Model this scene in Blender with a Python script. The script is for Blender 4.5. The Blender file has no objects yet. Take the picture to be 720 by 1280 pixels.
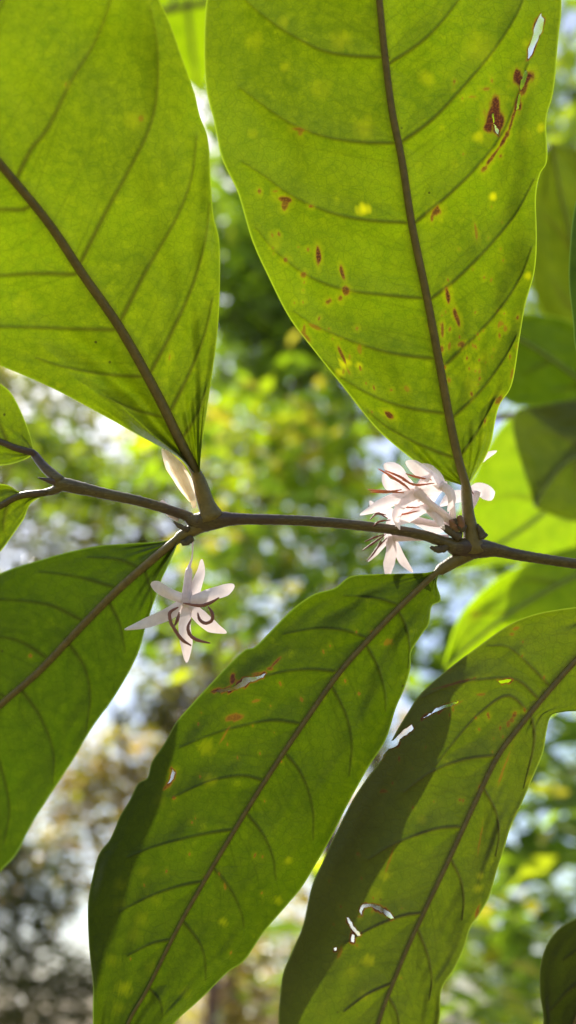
import bpy, math, random
import numpy as np
R = math.radians
rng = np.random.default_rng(7)
random.seed(7)
sc = bpy.context.scene
COL = sc.collection

# ------------------------------------------------------------------ camera
TH = R(32)
CAM = np.array([0.0, 0.0, 1.45])
RT = np.array([1.0, 0, 0]); FW = np.array([0, math.cos(TH), math.sin(TH)]); UP = np.array([0, -math.sin(TH), math.cos(TH)])
WID = 2*math.tan(R(19))
def P(x, y, d):
    """photo position + depth along the view axis -> world point(s)"""
    x = np.asarray(x, float); y = np.asarray(y, float); d = np.asarray(d, float)
    x, y, d = np.broadcast_arrays(x, y, d)
    a = (x-360)/720*WID*d; b = (640-y)/720*WID*d
    return CAM + d[..., None]*FW + a[..., None]*RT + b[..., None]*UP
def PX(d): return WID/720*d      # metres per photo pixel at depth d

cd = bpy.data.cameras.new('camera'); cam = bpy.data.objects.new('camera', cd); COL.objects.link(cam)
cam.location = CAM; cam.rotation_euler = (R(90)+TH, 0, 0)
cd.sensor_fit = 'HORIZONTAL'; cd.sensor_width = 20.25; cd.lens = 20.25/2/math.tan(R(19))
cd.clip_start = 0.01; cd.clip_end = 3000
cd.dof.use_dof = True; cd.dof.focus_distance = 0.216; cd.dof.aperture_fstop = 7.3; cd.dof.aperture_blades = 0
sc.camera = cam

# ------------------------------------------------------------------ light
EL, AZ = R(55), R(45)         # sun behind the leaves, up and to the left
S = np.array([-math.cos(EL)*math.sin(AZ), math.cos(EL)*math.cos(AZ), math.sin(EL)])
w = bpy.data.worlds.new('World'); sc.world = w; w.use_nodes = True
nt = w.node_tree; nt.nodes.clear()
sky = nt.nodes.new('ShaderNodeTexSky'); sky.sky_type = 'NISHITA'; sky.sun_disc = False
sky.sun_elevation = EL; sky.sun_rotation = math.atan2(S[0], S[1]); sky.dust_density = 2.8; sky.air_density = 1.0; sky.ozone_density = 1.0
bg = nt.nodes.new('ShaderNodeBackground'); bg.inputs['Strength'].default_value = 0.15
ou = nt.nodes.new('ShaderNodeOutputWorld')
nt.links.new(sky.outputs[0], bg.inputs[0]); nt.links.new(bg.outputs[0], ou.inputs[0])
sl = bpy.data.lights.new('sun', 'SUN'); so = bpy.data.objects.new('sun', sl); COL.objects.link(so)
sl.energy = 3.8; sl.angle = R(1.6); sl.color = (1, .95, .85)
from mathutils import Vector
so.rotation_euler = Vector(S).to_track_quat('Z', 'Y').to_euler(); so.location = (-3, 3, 6)
sc.view_settings.view_transform = 'Standard'; sc.view_settings.look = 'None'
sc.view_settings.exposure = 0.95; sc.view_settings.gamma = 1
sc.cycles.max_bounces = 6; sc.cycles.diffuse_bounces = 3; sc.cycles.transmission_bounces = 4
sc.cycles.transparent_max_bounces = 6; sc.cycles.glossy_bounces = 2
sc.cycles.use_denoising = True; sc.cycles.sample_clamp_indirect = 6

# ------------------------------------------------------------------ materials
def newmat(name):
    m = bpy.data.materials.new(name); m.use_nodes = True; m.node_tree.nodes.clear()
    return m, m.node_tree
class N:
    """tiny node helper"""
    def __init__(s, t): s.t = t
    def n(s, typ, **k):
        o = s.t.nodes.new(typ)
        for a, v in k.items(): setattr(o, a, v)
        return o
    def l(s, a, b): s.t.links.new(a, b)
    def attr(s, name): return s.n('ShaderNodeAttribute', attribute_name=name).outputs['Fac']
    def mix(s, f, a, b, blend='MIX'):
        o = s.n('ShaderNodeMix', data_type='RGBA', blend_type=blend)
        for i, v in ((0, f), (6, a), (7, b)):
            if hasattr(v, 'is_output'): s.l(v, o.inputs[i])
            else: o.inputs[i].default_value = v if i == 0 else (*v, 1)
        return o.outputs[2]
    def math(s, op, a, b=0.0, clamp=False):
        o = s.n('ShaderNodeMath', operation=op, use_clamp=clamp)
        for i, v in ((0, a), (1, b)):
            if hasattr(v, 'is_output'): s.l(v, o.inputs[i])
            else: o.inputs[i].default_value = v
        return o.outputs[0]
    def ramp(s, v, a, b, lo=0., hi=1.):
        o = s.n('ShaderNodeMapRange'); s.l(v, o.inputs[0])
        for i, x in zip((1, 2, 3, 4), (a, b, lo, hi)): o.inputs[i].default_value = x
        return o.outputs[0]
    def noise(s, vec, scale, detail=3, rough=.55):
        o = s.n('ShaderNodeTexNoise'); s.l(vec, o.inputs['Vector'])
        o.inputs['Scale'].default_value = scale; o.inputs['Detail'].default_value = detail; o.inputs['Roughness'].default_value = rough
        return o.outputs['Fac']

def leaf_material(name, trans, refl, yellow=.25, fine=1.0):
    """close-up leaf: light comes through the blade; veins, spots and dead patches are stored on the blade"""
    m, t = newmat(name); h = N(t)
    uv = h.n('ShaderNodeUVMap', uv_map='blade').outputs[0]
    vein = h.attr('vein'); dmg = h.attr('damage'); yel = h.attr('yellow'); rim = h.attr('rim'); fv = h.attr('finevein')
    c = h.noise(uv, 1.1, 4); f2 = h.noise(uv, 7, 4, .6); f3 = h.noise(uv, 45, 3, .6)
    # reticulate network between the side veins
    vo = h.n('ShaderNodeTexVoronoi', feature='DISTANCE_TO_EDGE'); h.l(uv, vo.inputs['Vector']); vo.inputs['Scale'].default_value = 9
    net = h.ramp(vo.outputs[0], 0, .09, 1, 0)
    vo2 = h.n('ShaderNodeTexVoronoi', feature='DISTANCE_TO_EDGE'); h.l(uv, vo2.inputs['Vector']); vo2.inputs['Scale'].default_value = 30
    net2 = h.ramp(vo2.outputs[0], 0, .12, 1, 0)
    T = Tc = tuple(trans)
    bright = tuple(min(1, v*k) for v, k in zip(trans, (1.35, 1.25, 1.0)))
    dark = tuple(v*k for v, k in zip(trans, (.72, .80, .9)))
    c0 = h.noise(uv, .42, 2)
    col = h.mix(h.ramp(c, .3, .7), dark, bright)
    col = h.mix(h.ramp(c0, .36, .62, .0, .8), col, tuple(v*.52 for v in trans))
    col = h.mix(h.ramp(f2, .35, .75, 0, .55), col, tuple(v*k for v, k in zip(trans, (1.6, 1.3, .8))))
    # pale mottling
    v3 = h.n('ShaderNodeTexVoronoi'); h.l(uv, v3.inputs['Vector']); v3.inputs['Scale'].default_value = 3.1
    spot = h.math('MULTIPLY', h.ramp(v3.outputs['Distance'], .0, .28, 1, 0), h.ramp(f2, .48, .62))
    col = h.mix(h.math('MULTIPLY', spot, yellow), col, tuple(v*k for v, k in zip(trans, (2.6, 1.9, 2.5))))
    col = h.mix(h.math('MULTIPLY', net, .26*fine), col, tuple(v*k for v, k in zip(trans, (.3, .35, .5))))
    col = h.mix(h.math('MULTIPLY', net2, .22*fine), col, tuple(v*k for v, k in zip(trans, (.3, .35, .5))))
    col = h.mix(h.math('MULTIPLY', h.ramp(f3, .3, .7), .32), col, tuple(v*k for v, k in zip(trans, (.35, .4, .5))))
    # tiny dark specks
    v4 = h.n('ShaderNodeTexVoronoi'); h.l(uv, v4.inputs['Vector']); v4.inputs['Scale'].default_value = 1.7
    speck = h.ramp(v4.outputs['Distance'], .022, .035, 1, 0)
    col = h.mix(h.math('MULTIPLY', speck, .8), col, (.01, .007, .002))
    col = h.mix(h.math('MULTIPLY', fv, .55), col, tuple(v*k for v, k in zip(trans, (.35, .35, .8))))
    col = h.mix(h.math('MULTIPLY', vein, .92), col, tuple(v*k for v, k in zip(trans, (.28, .20, 1.5))))
    col = h.mix(yel, col, tuple(v*k for v, k in zip(trans, (3.6, 2.3, 1.0))))
    db = h.mix(h.math('MULTIPLY', h.ramp(dmg, .45, .95), h.ramp(f3, .25, .52)), (.115, .044, .003), (.016, .0035, .002))
    col = h.mix(dmg, col, db)
    col = h.mix(rim, col, tuple(v*k for v, k in zip(trans, (2.4, 2.2, 8))))
    rc = h.mix(h.ramp(c, .3, .7), tuple(v*.8 for v in refl), refl)
    rc = h.mix(h.math('MULTIPLY', vein, .7), rc, tuple(v*k for v, k in zip(refl, (1.5, 1.2, 1.5))))
    rc = h.mix(dmg, rc, (.07, .022, .012))
    rc = h.mix(rim, rc, (.16, .17, .07))
    pb = h.n('ShaderNodeBsdfPrincipled'); h.l(rc, pb.inputs['Base Color'])
    pb.inputs['Roughness'].default_value = .55; pb.inputs['Specular IOR Level'].default_value = .16
    tb = h.n('ShaderNodeBsdfTranslucent'); h.l(col, tb.inputs['Color'])
    bm = h.n('ShaderNodeBump'); bm.inputs['Strength'].default_value = .35; bm.inputs['Distance'].default_value = .0004
    hh = h.math('ADD', h.math('MULTIPLY', net, .5), h.math('MULTIPLY', f3, .5)); h.l(hh, bm.inputs['Height'])
    h.l(bm.outputs[0], pb.inputs['Normal'])
    ad = h.n('ShaderNodeAddShader'); h.l(pb.outputs[0], ad.inputs[0]); h.l(tb.outputs[0], ad.inputs[1])
    o = h.n('ShaderNodeOutputMaterial'); h.l(ad.outputs[0], o.inputs[0])
    return m

def simple(name, base, var, rough=.55, scale=40., trans=None, spec=.4, bump=.3, bd=.0006):
    m, t = newmat(name); h = N(t)
    tc = h.n('ShaderNodeTexCoord').outputs['Object']
    c = h.mix(h.ramp(h.noise(tc, scale, 4, .6), .3, .7), base, var)
    pb = h.n('ShaderNodeBsdfPrincipled'); h.l(c, pb.inputs['Base Color']); pb.inputs['Roughness'].default_value = rough
    pb.inputs['Specular IOR Level'].default_value = spec
    if bump:
        b = h.n('ShaderNodeBump'); b.inputs['Strength'].default_value = bump; b.inputs['Distance'].default_value = bd
        h.l(h.noise(tc, scale*4, 4, .6), b.inputs['Height']); h.l(b.outputs[0], pb.inputs['Normal'])
    o = h.n('ShaderNodeOutputMaterial'); out = pb.outputs[0]
    if trans:
        tb = h.n('ShaderNodeBsdfTranslucent')
        tcol = h.mix(h.ramp(h.noise(tc, scale*.5, 3), .3, .7), trans, tuple(v*.8 for v in trans)); h.l(tcol, tb.inputs['Color'])
        ad = h.n('ShaderNodeAddShader'); h.l(out, ad.inputs[0]); h.l(tb.outputs[0], ad.inputs[1]); out = ad.outputs[0]
    h.l(out, o.inputs[0]); return m

def foliage_mat(name, tcols, rcol, spec=.4):
    """tree foliage: colour differs from leaf to leaf"""
    m, t = newmat(name); h = N(t)
    rnd = h.n('ShaderNodeNewGeometry').outputs['Random Per Island']
    cr = h.n('ShaderNodeValToRGB'); h.l(rnd, cr.inputs[0]); e = cr.color_ramp; e.interpolation = 'CONSTANT'
    k = len(tcols)
    while len(e.elements) < k: e.elements.new(.5)
    for i, c in enumerate(tcols): e.elements[i].position = i/k; e.elements[i].color = (*c, 1)
    tb = h.n('ShaderNodeBsdfTranslucent'); h.l(cr.outputs[0], tb.inputs['Color'])
    pb = h.n('ShaderNodeBsdfPrincipled'); pb.inputs['Base Color'].default_value = (*rcol, 1); pb.inputs['Roughness'].default_value = .2
    pb.inputs['Specular IOR Level'].default_value = spec
    ad = h.n('ShaderNodeAddShader'); h.l(pb.outputs[0], ad.inputs[0]); h.l(tb.outputs[0], ad.inputs[1])
    o = h.n('ShaderNodeOutputMaterial'); h.l(ad.outputs[0], o.inputs[0]); return m

M_twig = simple('twig_bark', (.095, .075, .016), (.045, .027, .012), .40, 130, bump=.5, bd=.0004)
def bark_skin():
    nt_ = M_twig.node_tree; h = N(nt_); pb = [n for n in nt_.nodes if n.type == 'BSDF_PRINCIPLED'][0]
    old = pb.inputs['Base Color'].links[0].from_socket; tc = h.n('ShaderNodeTexCoord').outputs['Object']
    mp = h.n('ShaderNodeMapping'); h.l(tc, mp.inputs[0]); mp.inputs['Scale'].default_value = (.25, 1, 1)
    st_ = h.noise(mp.outputs[0], 2200, 3, .6)
    c = h.mix(h.ramp(st_, .5, .66, 0, .55), old, (.15, .12, .045))
    vo = h.n('ShaderNodeTexVoronoi'); h.l(tc, vo.inputs['Vector']); vo.inputs['Scale'].default_value = 700
    c = h.mix(h.ramp(vo.outputs['Distance'], .12, .2, .7, 0), c, (.03, .02, .014))
    c = h.mix(h.ramp(h.noise(tc, 45, 2), .52, .62, 0, .6), c, (.050, .024, .022)); h.l(c, pb.inputs['Base Color'])
bark_skin()
M_twig_brown = simple('twig_brown_bark', (.10, .065, .05), (.06, .04, .035), .5, 260, bump=.5, bd=.0004)
M_midrib = simple('midrib_green', (.165, .122, .028), (.095, .072, .016), .45, 500, bump=.6, bd=.0004, trans=(.035, .04, .003))
M_rib_lime = simple('midrib_lime', (.20, .26, .04), (.16, .2, .03), .5, 300, trans=(.10, .15, .004), bump=0)
M_node = simple('node_bark', (.07, .05, .03), (.11, .09, .045), .6, 500, bump=.8, bd=.0006)
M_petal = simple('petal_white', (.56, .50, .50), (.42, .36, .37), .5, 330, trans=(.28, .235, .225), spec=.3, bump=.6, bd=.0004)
M_petal_sun = simple('petal_white_sun_tint', (.60, .55, .54), (.46, .40, .41), .5, 330, trans=(.36, .315, .31), spec=.3, bump=.6, bd=.0004)  # same white petal, its sunlit brightness put into the colour
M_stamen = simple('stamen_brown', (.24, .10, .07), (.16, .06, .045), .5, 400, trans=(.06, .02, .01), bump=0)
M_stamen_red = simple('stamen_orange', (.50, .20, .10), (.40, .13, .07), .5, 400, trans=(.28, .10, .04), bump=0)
M_bud = simple('bud_pink', (.72, .70, .52), (.66, .52, .42), .5, 900, trans=(.50, .45, .38), bump=.6, bd=.0005)
M_calyx = simple('calyx_red', (.26, .10, .06), (.14, .10, .04), .5, 500, bump=.3)
M_edge = simple('torn_edge_brown', (.12, .04, .015), (.05, .02, .01), .7, 900)
M_bark = simple('forest_bark', (.16, .115, .08), (.09, .065, .05), .85, 6, bump=.8, bd=.02)
M_bark_red = simple('forest_bark_reddish', (.26, .15, .10), (.16, .10, .075), .85, 6, bump=.8, bd=.02)
M_bark_pale = simple('forest_bark_pale', (.34, .31, .24), (.22, .20, .15), .85, 9, bump=.8, bd=.02)

# ------------------------------------------------------------------ object helpers
def link(name, me, mat=None, parent=None):
    o = bpy.data.objects.new(name, me); COL.objects.link(o)
    if mat: me.materials.append(mat)
    if parent: o.parent = parent
    return o
def tag(o, label=None, cat=None, group=None, kind=None):
    for k, v in (('label', label), ('category', cat), ('group', group), ('kind', kind)):
        if v: o[k] = v
    return o
def empty(name, loc):
    o = bpy.data.objects.new(name, None); COL.objects.link(o); o.location = [float(v) for v in loc]
    o.empty_display_size = .02
    return o
def mesh_np(name, V, F, origin=None, smooth=True):
    """V (n,3) world points, F (m,k) uniform faces; origin: the parent's place"""
    V = np.asarray(V, float); F = np.asarray(F, np.int32)
    if origin is not None: V = V-np.asarray(origin)
    me = bpy.data.meshes.new(name); me.vertices.add(len(V)); me.vertices.foreach_set('co', V.astype(np.float32).ravel())
    k = F.shape[1]; me.loops.add(F.size); me.loops.foreach_set('vertex_index', F.ravel())
    me.polygons.add(len(F)); me.polygons.foreach_set('loop_start', np.arange(0, F.size, k, dtype=np.int32))
    me.polygons.foreach_set('loop_total', np.full(len(F), k, np.int32))
    me.update(calc_edges=True)
    if smooth: me.polygons.foreach_set('use_smooth', np.ones(len(F), bool))
    return me
def spline(pts, n):
    """Catmull-Rom through pts (k,dim) -> n samples evenly spread by length"""
    p = np.asarray(pts, float)
    if len(p) == 2: p = np.array([p[0], (p[0]+p[1])/2, p[1]])
    q = np.vstack([2*p[0]-p[1], p, 2*p[-1]-p[-2]]); out = []
    for i in range(1, len(q)-2):
        t = np.linspace(0, 1, 24, endpoint=False)[:, None]
        a, b, c, d = q[i-1], q[i], q[i+1], q[i+2]
        out.append(.5*((2*b)+(-a+c)*t+(2*a-5*b+4*c-d)*t**2+(-a+3*b-3*c+d)*t**3))
    out.append(p[-1:]); o = np.vstack(out)
    s = np.r_[0, np.cumsum(np.linalg.norm(np.diff(o[:, :2], axis=0), axis=1))]
    u = np.linspace(0, s[-1], n)
    return np.stack([np.interp(u, s, o[:, j]) for j in range(o.shape[1])], 1)
def tube_geo(pts, rad, nseg=10, wob=0., flat=1.0):
    """swept tube with closed ends, (V, quads)"""
    p = np.asarray(pts); n = len(p); rad = np.broadcast_to(rad, n)
    T = np.gradient(p, axis=0); T /= np.linalg.norm(T, axis=1)[:, None]+1e-12
    ref = FW; A = np.cross(T, ref); A /= np.linalg.norm(A, axis=1)[:, None]+1e-9; B = np.cross(T, A)
    a = np.linspace(0, 2*np.pi, nseg, endpoint=False)
    r = rad[:, None]*np.ones(nseg)
    if wob: r = r*(1+wob*rng.normal(size=r.shape))
    V = p[:, None]+r[..., None]*(np.cos(a)[None, :, None]*A[:, None]+flat*np.sin(a)[None, :, None]*B[:, None])
    V = V.reshape(-1, 3); F = []
    i = np.arange(n-1)[:, None]*nseg; j = np.arange(nseg)[None]; j2 = (j+1) % nseg
    F = np.stack([i+j, i+j2, i+nseg+j2, i+nseg+j], -1).reshape(-1, 4)
    V = np.vstack([V, p[0]-T[0]*rad[0]*.4, p[-1]+T[-1]*rad[-1]*.4]); b0, b1 = len(V)-2, len(V)-1
    k = np.arange(nseg); k2 = (k+1) % nseg
    c0 = np.stack([np.full(nseg, b0), k2, k, k], -1); c1 = np.stack([np.full(nseg, b1), (n-1)*nseg+k, (n-1)*nseg+k2, (n-1)*nseg+k2], -1)
    return V, F, np.vstack([c0[:, :3], c1[:, :3]])
def build_mixed(name, geos, mat, parent=None, origin=None):
    """geos: list of (V, quads, tris) -> one mesh object"""
    Vs, ql, tl, off = [], [], [], 0
    for V, Q, Tt in geos:
        Vs.append(V); ql.append(Q+off); tl.append(Tt+off); off += len(V)
    V = np.vstack(Vs)-(0 if origin is None else np.asarray(origin)); Q = np.vstack(ql); Tt = np.vstack(tl)
    me = bpy.data.meshes.new(name); me.vertices.add(len(V)); me.vertices.foreach_set('co', V.astype(np.float32).ravel())
    me.loops.add(Q.size+Tt.size); me.loops.foreach_set('vertex_index', np.r_[Q.ravel(), Tt.ravel()].astype(np.int32))
    nf = len(Q)+len(Tt); me.polygons.add(nf)
    me.polygons.foreach_set('loop_start', np.r_[np.arange(len(Q))*4, Q.size+np.arange(len(Tt))*3].astype(np.int32))
    me.polygons.foreach_set('loop_total', np.r_[np.full(len(Q), 4), np.full(len(Tt), 3)].astype(np.int32))
    me.update(calc_edges=True); me.polygons.foreach_set('use_smooth', np.ones(nf, bool)); me.validate()
    return link(name, me, mat, parent)
def ptube(path, d=None, n=40):
    """path of (x, y, width_px[, depth]) -> world points + radii"""
    q = spline([tuple(p) if len(p) == 4 else (*p, d) for p in path], n)
    return P(q[:, 0], q[:, 1], q[:, 3]), q[:, 2]*.5*PX(q[:, 3])
def smooth_noise(shape, n, seed):
    r = np.random.default_rng(seed); g = r.normal(size=(n, n))
    y = np.linspace(0, n-1.001, shape[0]); x = np.linspace(0, n-1.001, shape[1])
    yi, xi = y.astype(int), x.astype(int); fy = (y-yi)[:, None]; fx = (x-xi)[None]
    fy = fy*fy*(3-2*fy); fx = fx*fx*(3-2*fx)
    return (g[yi][:, xi]*(1-fy)*(1-fx)+g[yi+1][:, xi]*fy*(1-fx)+g[yi][:, xi+1]*(1-fy)*fx+g[yi+1][:, xi+1]*fy*fx)
def seg_dist(X, Y, path):
    """distance in px to a polyline and the position 0..1 along it"""
    p = spline(path, max(8, 6*len(path))); best = np.full(X.shape, 1e9); tt = np.zeros(X.shape); n = len(p)-1
    for i in range(n):
        ax, ay = p[i, :2]; bx, by = p[i+1, :2]; dx, dy = bx-ax, by-ay; L = dx*dx+dy*dy+1e-9
        t = np.clip(((X-ax)*dx+(Y-ay)*dy)/L, 0, 1); d = np.hypot(X-ax-t*dx, Y-ay-t*dy)
        m = d < best; best[m] = d[m]; tt[m] = ((i+t)/n)[m]
    return best, tt
def in_poly(X, Y, poly):
    c = np.zeros(X.shape, bool); n = len(poly)
    for i in range(n):
        x1, y1 = poly[i]; x2, y2 = poly[(i+1) % n]
        if y1 == y2: continue
        m = ((y1 > Y) != (y2 > Y)) & (X < (x2-x1)*(Y-y1)/(y2-y1)+x1); c ^= m
    return c

# ------------------------------------------------------------------ a leaf of the flowering twig
def leaf(parent, origin, mid, left, right, veins, dpts, mat, tilt=0., cup=0., wave=.0014, vw=3.6, mw=(11, 3),
         spots=(), yellows=(), holes=(), nu=420, nv=90, seed=1, rib_from=None, label=None, quilt=.0011, flecks=(), rim=.75, fade=0., ribmat=None, auto=True, twist=0.):
    """mid/left/right: outlines base->tip in photo px; dpts: [(t, depth)]; tilt: depth of right edge minus left edge"""
    nr = nu; ns = 2*nv+1
    m = spline(mid, nr); lf = spline(left, nr); rt = spline(right, nr)
    s = np.linspace(-1, 1, ns)[None, :]; t = np.linspace(0, 1, nr)[:, None]
    def comp(k):
        a, b, c = lf[:, k][:, None], m[:, k][:, None], rt[:, k][:, None]
        return np.where(s < 0, b+(a-b)*(-s), b+(c-b)*s)
    X, Y = comp(0), comp(1)
    D = np.interp(np.linspace(0, 1, nr), *zip(*dpts))[:, None]
    for _ in range(3):   # smooth the profile
        k = np.ones(61)/61; q = np.pad(D[:, 0], 30, mode='reflect', reflect_type='odd'); D = np.convolve(q, k, 'valid')[:, None]
    wl = np.hypot(lf[:, 0]-m[:, 0], lf[:, 1]-m[:, 1])[:, None]; wr = np.hypot(rt[:, 0]-m[:, 0], rt[:, 1]-m[:, 1])[:, None]
    wmax = max(wl.max(), wr.max()); wn = np.where(s < 0, wl, wr)/wmax
    z = tilt*.5*s*wn + cup*(np.abs(s)*wn)**2 + twist*s*wn*(t-.5)
    z = z + wave*smooth_noise((nr, ns), 7, seed)*np.minimum(1, np.abs(s)*1.3) + wave*.35*smooth_noise((nr, ns), 17, seed+5)*np.abs(s)
    # side veins: those drawn from the photograph, and fine cross veins between them
    vein = np.zeros((nr, ns)); near = np.full((nr, ns), 1e9)
    for i, vp in enumerate(veins):
        dj = np.hypot(m[:, 0]-vp[0][0], m[:, 1]-vp[0][1]); q0 = m[int(np.argmin(dj))]
        if dj.min() > 2: vp = [tuple(q0[:2])]+list(vp)
        d, u = seg_dist(X, Y, vp); wv = vw*(1.0-.55*u)
        vein = np.maximum(vein, np.exp(-(d/wv)**2)*(1-.55*u)); near = np.minimum(near, d+14*u**3)
    dm, um = seg_dist(X, Y, mid); near = np.minimum(near, dm)
    vein = np.maximum(vein, np.exp(-(dm/((mw[0]*(1-um)+mw[1]*um)*.55+1))**2)*.9)
    fine = np.zeros((nr, ns)); rr = np.random.default_rng(seed+50)
    along = spline(mid, 200)
    if auto:
        # weak cross veins running roughly parallel to the side veins
        Lp = np.hypot(*(along[-1]-along[0])[:2])
        for side, edge in ((-1, lf), (1, rt)):
            for u0 in np.arange(.02, .98, 17./Lp):
                u0 += rr.uniform(-.006, .006); a = m[int(min(.999, max(0, u0))*nr)]; e = edge[int(min(.995, u0+rr.uniform(.05, .13))*nr)]
                b = a+(e-a)*rr.uniform(.4, .95); c = (a+b)/2+np.array([rr.normal(), rr.normal()])*6
                x0, x1 = min(a[0], b[0])-12, max(a[0], b[0])+12; y0, y1 = min(a[1], b[1])-12, max(a[1], b[1])+12
                k = (X > x0) & (X < x1) & (Y > y0) & (Y < y1)
                if k.sum() < 4: continue
                d, u = seg_dist(X[k], Y[k], [a[:2], c[:2], b[:2]]); fine[k] = np.maximum(fine[k], np.exp(-(d/1.5)**2)*(1-.7*u)*rr.uniform(.25, .8))
    z = z + quilt*(1-np.exp(-(near/16)**2)) - .0005*vein
    z = z-quilt*.5
    D = D+z
    # spots and dead patches
    dmg = np.zeros((nr, ns)); yel = np.zeros((nr, ns))
    nz = smooth_noise((nr, ns), 90, seed+9)
    rs = np.random.default_rng(seed+77); spots = list(spots)
    for (fx, fy, sx, sy, k) in flecks:
        for _ in range(k):
            u_ = rs.uniform(-1, 1, 2); r_ = rs.uniform(.7, 1.7)
            spots.append((fx+u_[0]*sx, fy+u_[1]*sy, r_, r_*rs.uniform(1, 2.4), rs.uniform(-25, 25), rs.uniform(.35, .85)))
    def blob(x, y, rx, ry, ang):
        c, s_ = math.cos(R(ang)), math.sin(R(ang)); dx, dy = X-x, Y-y
        return np.hypot((dx*c+dy*s_)/rx, (-dx*s_+dy*c)/ry)+.22*nz
    for (x, y, rx, ry, ang, st) in spots: dmg = np.maximum(dmg, st*np.clip((1.15-blob(x, y, rx, ry, ang))*2.2, 0, 1))
    for (x, y, rx, ry, ang, st) in spots: yel = np.maximum(yel, .16*st*np.clip((1.9-blob(x, y, rx+1.5, ry+1.5, ang))*1.2, 0, 1))
    for (x, y, r_, st) in yellows: yel = np.maximum(yel, st*np.clip(1.3-blob(x, y, r_, r_, 0), 0, 1))
    ragged = []
    for poly in holes:
        out = []
        for a_, b_ in zip(poly, list(poly[1:])+[poly[0]]):
            L_ = math.hypot(b_[0]-a_[0], b_[1]-a_[1]); kk = max(1, int(L_/3.2))
            for q_ in range(kk):
                f_ = q_/kk; out.append((a_[0]+(b_[0]-a_[0])*f_+rs.normal()*.45, a_[1]+(b_[1]-a_[1])*f_+rs.normal()*.45))
        ragged.append(out); px_, py_ = np.array(out).T
        bb = (X > px_.min()-4) & (X < px_.max()+4) & (Y > py_.min()-4) & (Y < py_.max()+4)
        if not bb.any(): continue
        xs, ys = X[bb], Y[bb]; bd = np.full(xs.shape, 9.); nx_, ny_ = xs.copy(), ys.copy()
        for q_ in range(len(out)):
            ax, ay = out[q_]; bx, by = out[(q_+1) % len(out)]; dx, dy = bx-ax, by-ay
            t_ = np.clip(((xs-ax)*dx+(ys-ay)*dy)/(dx*dx+dy*dy+1e-9), 0, 1); cx_, cy_ = ax+t_*dx, ay+t_*dy; dd_ = np.hypot(xs-cx_, ys-cy_)
            k_ = dd_ < bd; bd[k_] = dd_[k_]; nx_[k_] = cx_[k_]; ny_[k_] = cy_[k_]
        k_ = bd < 1.05; xs[k_] = nx_[k_]; ys[k_] = ny_[k_]; X = X.copy(); Y = Y.copy(); X[bb] = xs; Y[bb] = ys
    V = P(X, Y, D).reshape(-1, 3)
    idx = np.arange(nr*ns).reshape(nr, ns)
    F = np.stack([idx[:-1, :-1], idx[:-1, 1:], idx[1:, 1:], idx[1:, :-1]], -1)
    Xc = (X[:-1, :-1]+X[1:, 1:]+X[1:, :-1]+X[:-1, 1:])/4; Yc = (Y[:-1, :-1]+Y[1:, 1:]+Y[1:, :-1]+Y[:-1, 1:])/4; keep = np.ones(Xc.shape, bool)
    for poly in ragged:
        keep &= ~in_poly(Xc, Yc, poly)
        # dead brown tissue round the hole
        p = list(poly)+[poly[0]]; d, _ = seg_dist(X, Y, p); dmg = np.maximum(dmg, np.clip(1.3-(d+1.2*nz)/1.7, 0, 1))
    F = F[keep]
    me = mesh_np('leaf', V, F.reshape(-1, 4), origin)
    pxm = PX(np.mean(D))
    for nm, arr in (('vein', vein), ('damage', dmg), ('yellow', yel*(1-dmg)), ('finevein', fine),
                    ('rim', rim*np.clip((np.abs(s)-1)*np.where(s < 0, wl, wr)/2.2+1, 0, 1)*np.ones((nr, 1)))):
        a = me.attributes.new(nm, 'FLOAT', 'POINT'); a.data.foreach_set('value', np.ascontiguousarray(arr*np.ones((nr, ns)), np.float32).ravel())
    uvl = me.uv_layers.new(name='blade'); li = np.empty(len(me.loops), np.int32); me.loops.foreach_get('vertex_index', li)
    UV = np.stack([X.ravel()/100+seed*3.7, Y.ravel()/100], 1)[li]; uvl.data.foreach_set('uv', UV.astype(np.float32).ravel())
    o = link('leaf', me, mat, parent)
    if label: o['label'] = label
    # midrib: its own tapering ridge standing proud of the underside
    jm = nv; Pm = P(X[:, jm], Y[:, jm], D[:, jm]); tt = np.linspace(0, 1, nr)
    r0 = (mw[0]*(1-tt)**.8+mw[1]*(1-(1-tt)**.8))*.5*PX(D[:, jm])
    if rib_from is not None:
        pre, rr0 = ptube(rib_from, n=30); Pm = np.vstack([pre[:-1], Pm]); r0 = np.r_[rr0[:-1], r0]
    Pm = Pm-FW*(r0*.25)[:, None]
    k = slice(None, None, 3); g = tube_geo(Pm[k], r0[k], 10, .01)
    rb = build_mixed('midrib', [g], ribmat or M_midrib, o, origin)
    return o

L_top = leaf_material('leaf_blade_bright', (.079, .124, .0004), (.022, .026, .008))
L_two = leaf_material('leaf_blade_spotted', (.076, .121, .0003), (.015, .019, .003), yellow=.35)
L_dark = leaf_material('leaf_blade_deep_green', (.0285, .0560, .0003), (.016, .021, .004), yellow=.3)
L_mid = leaf_material('leaf_blade_old_green', (.0310, .0555, .0003), (.016, .020, .004), yellow=.55)
L_six = leaf_material('leaf_blade_olive', (.043, .070, .0003), (.055, .047, .016), yellow=.45)
L_young = leaf_material('leaf_blade_young', (.19, .31, .001), (.03, .04, .004), yellow=.1)
L_dim = leaf_material('leaf_blade_dim', (.0075, .0125, .0003), (.022, .024, .007), yellow=.1, fine=.4)
L_back = leaf_material('leaf_blade_dark_green', (.016, .036, .0006), (.012, .020, .005), yellow=.1, fine=.4)  # darker green blade for the sliver at the right edge

D0 = .222
O1 = P(590, 685, D0)
branch = empty('coffee_branch', O1)
tag(branch, 'flowering coffee twig with big backlit green leaves crossing the whole picture', 'branch')

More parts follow.
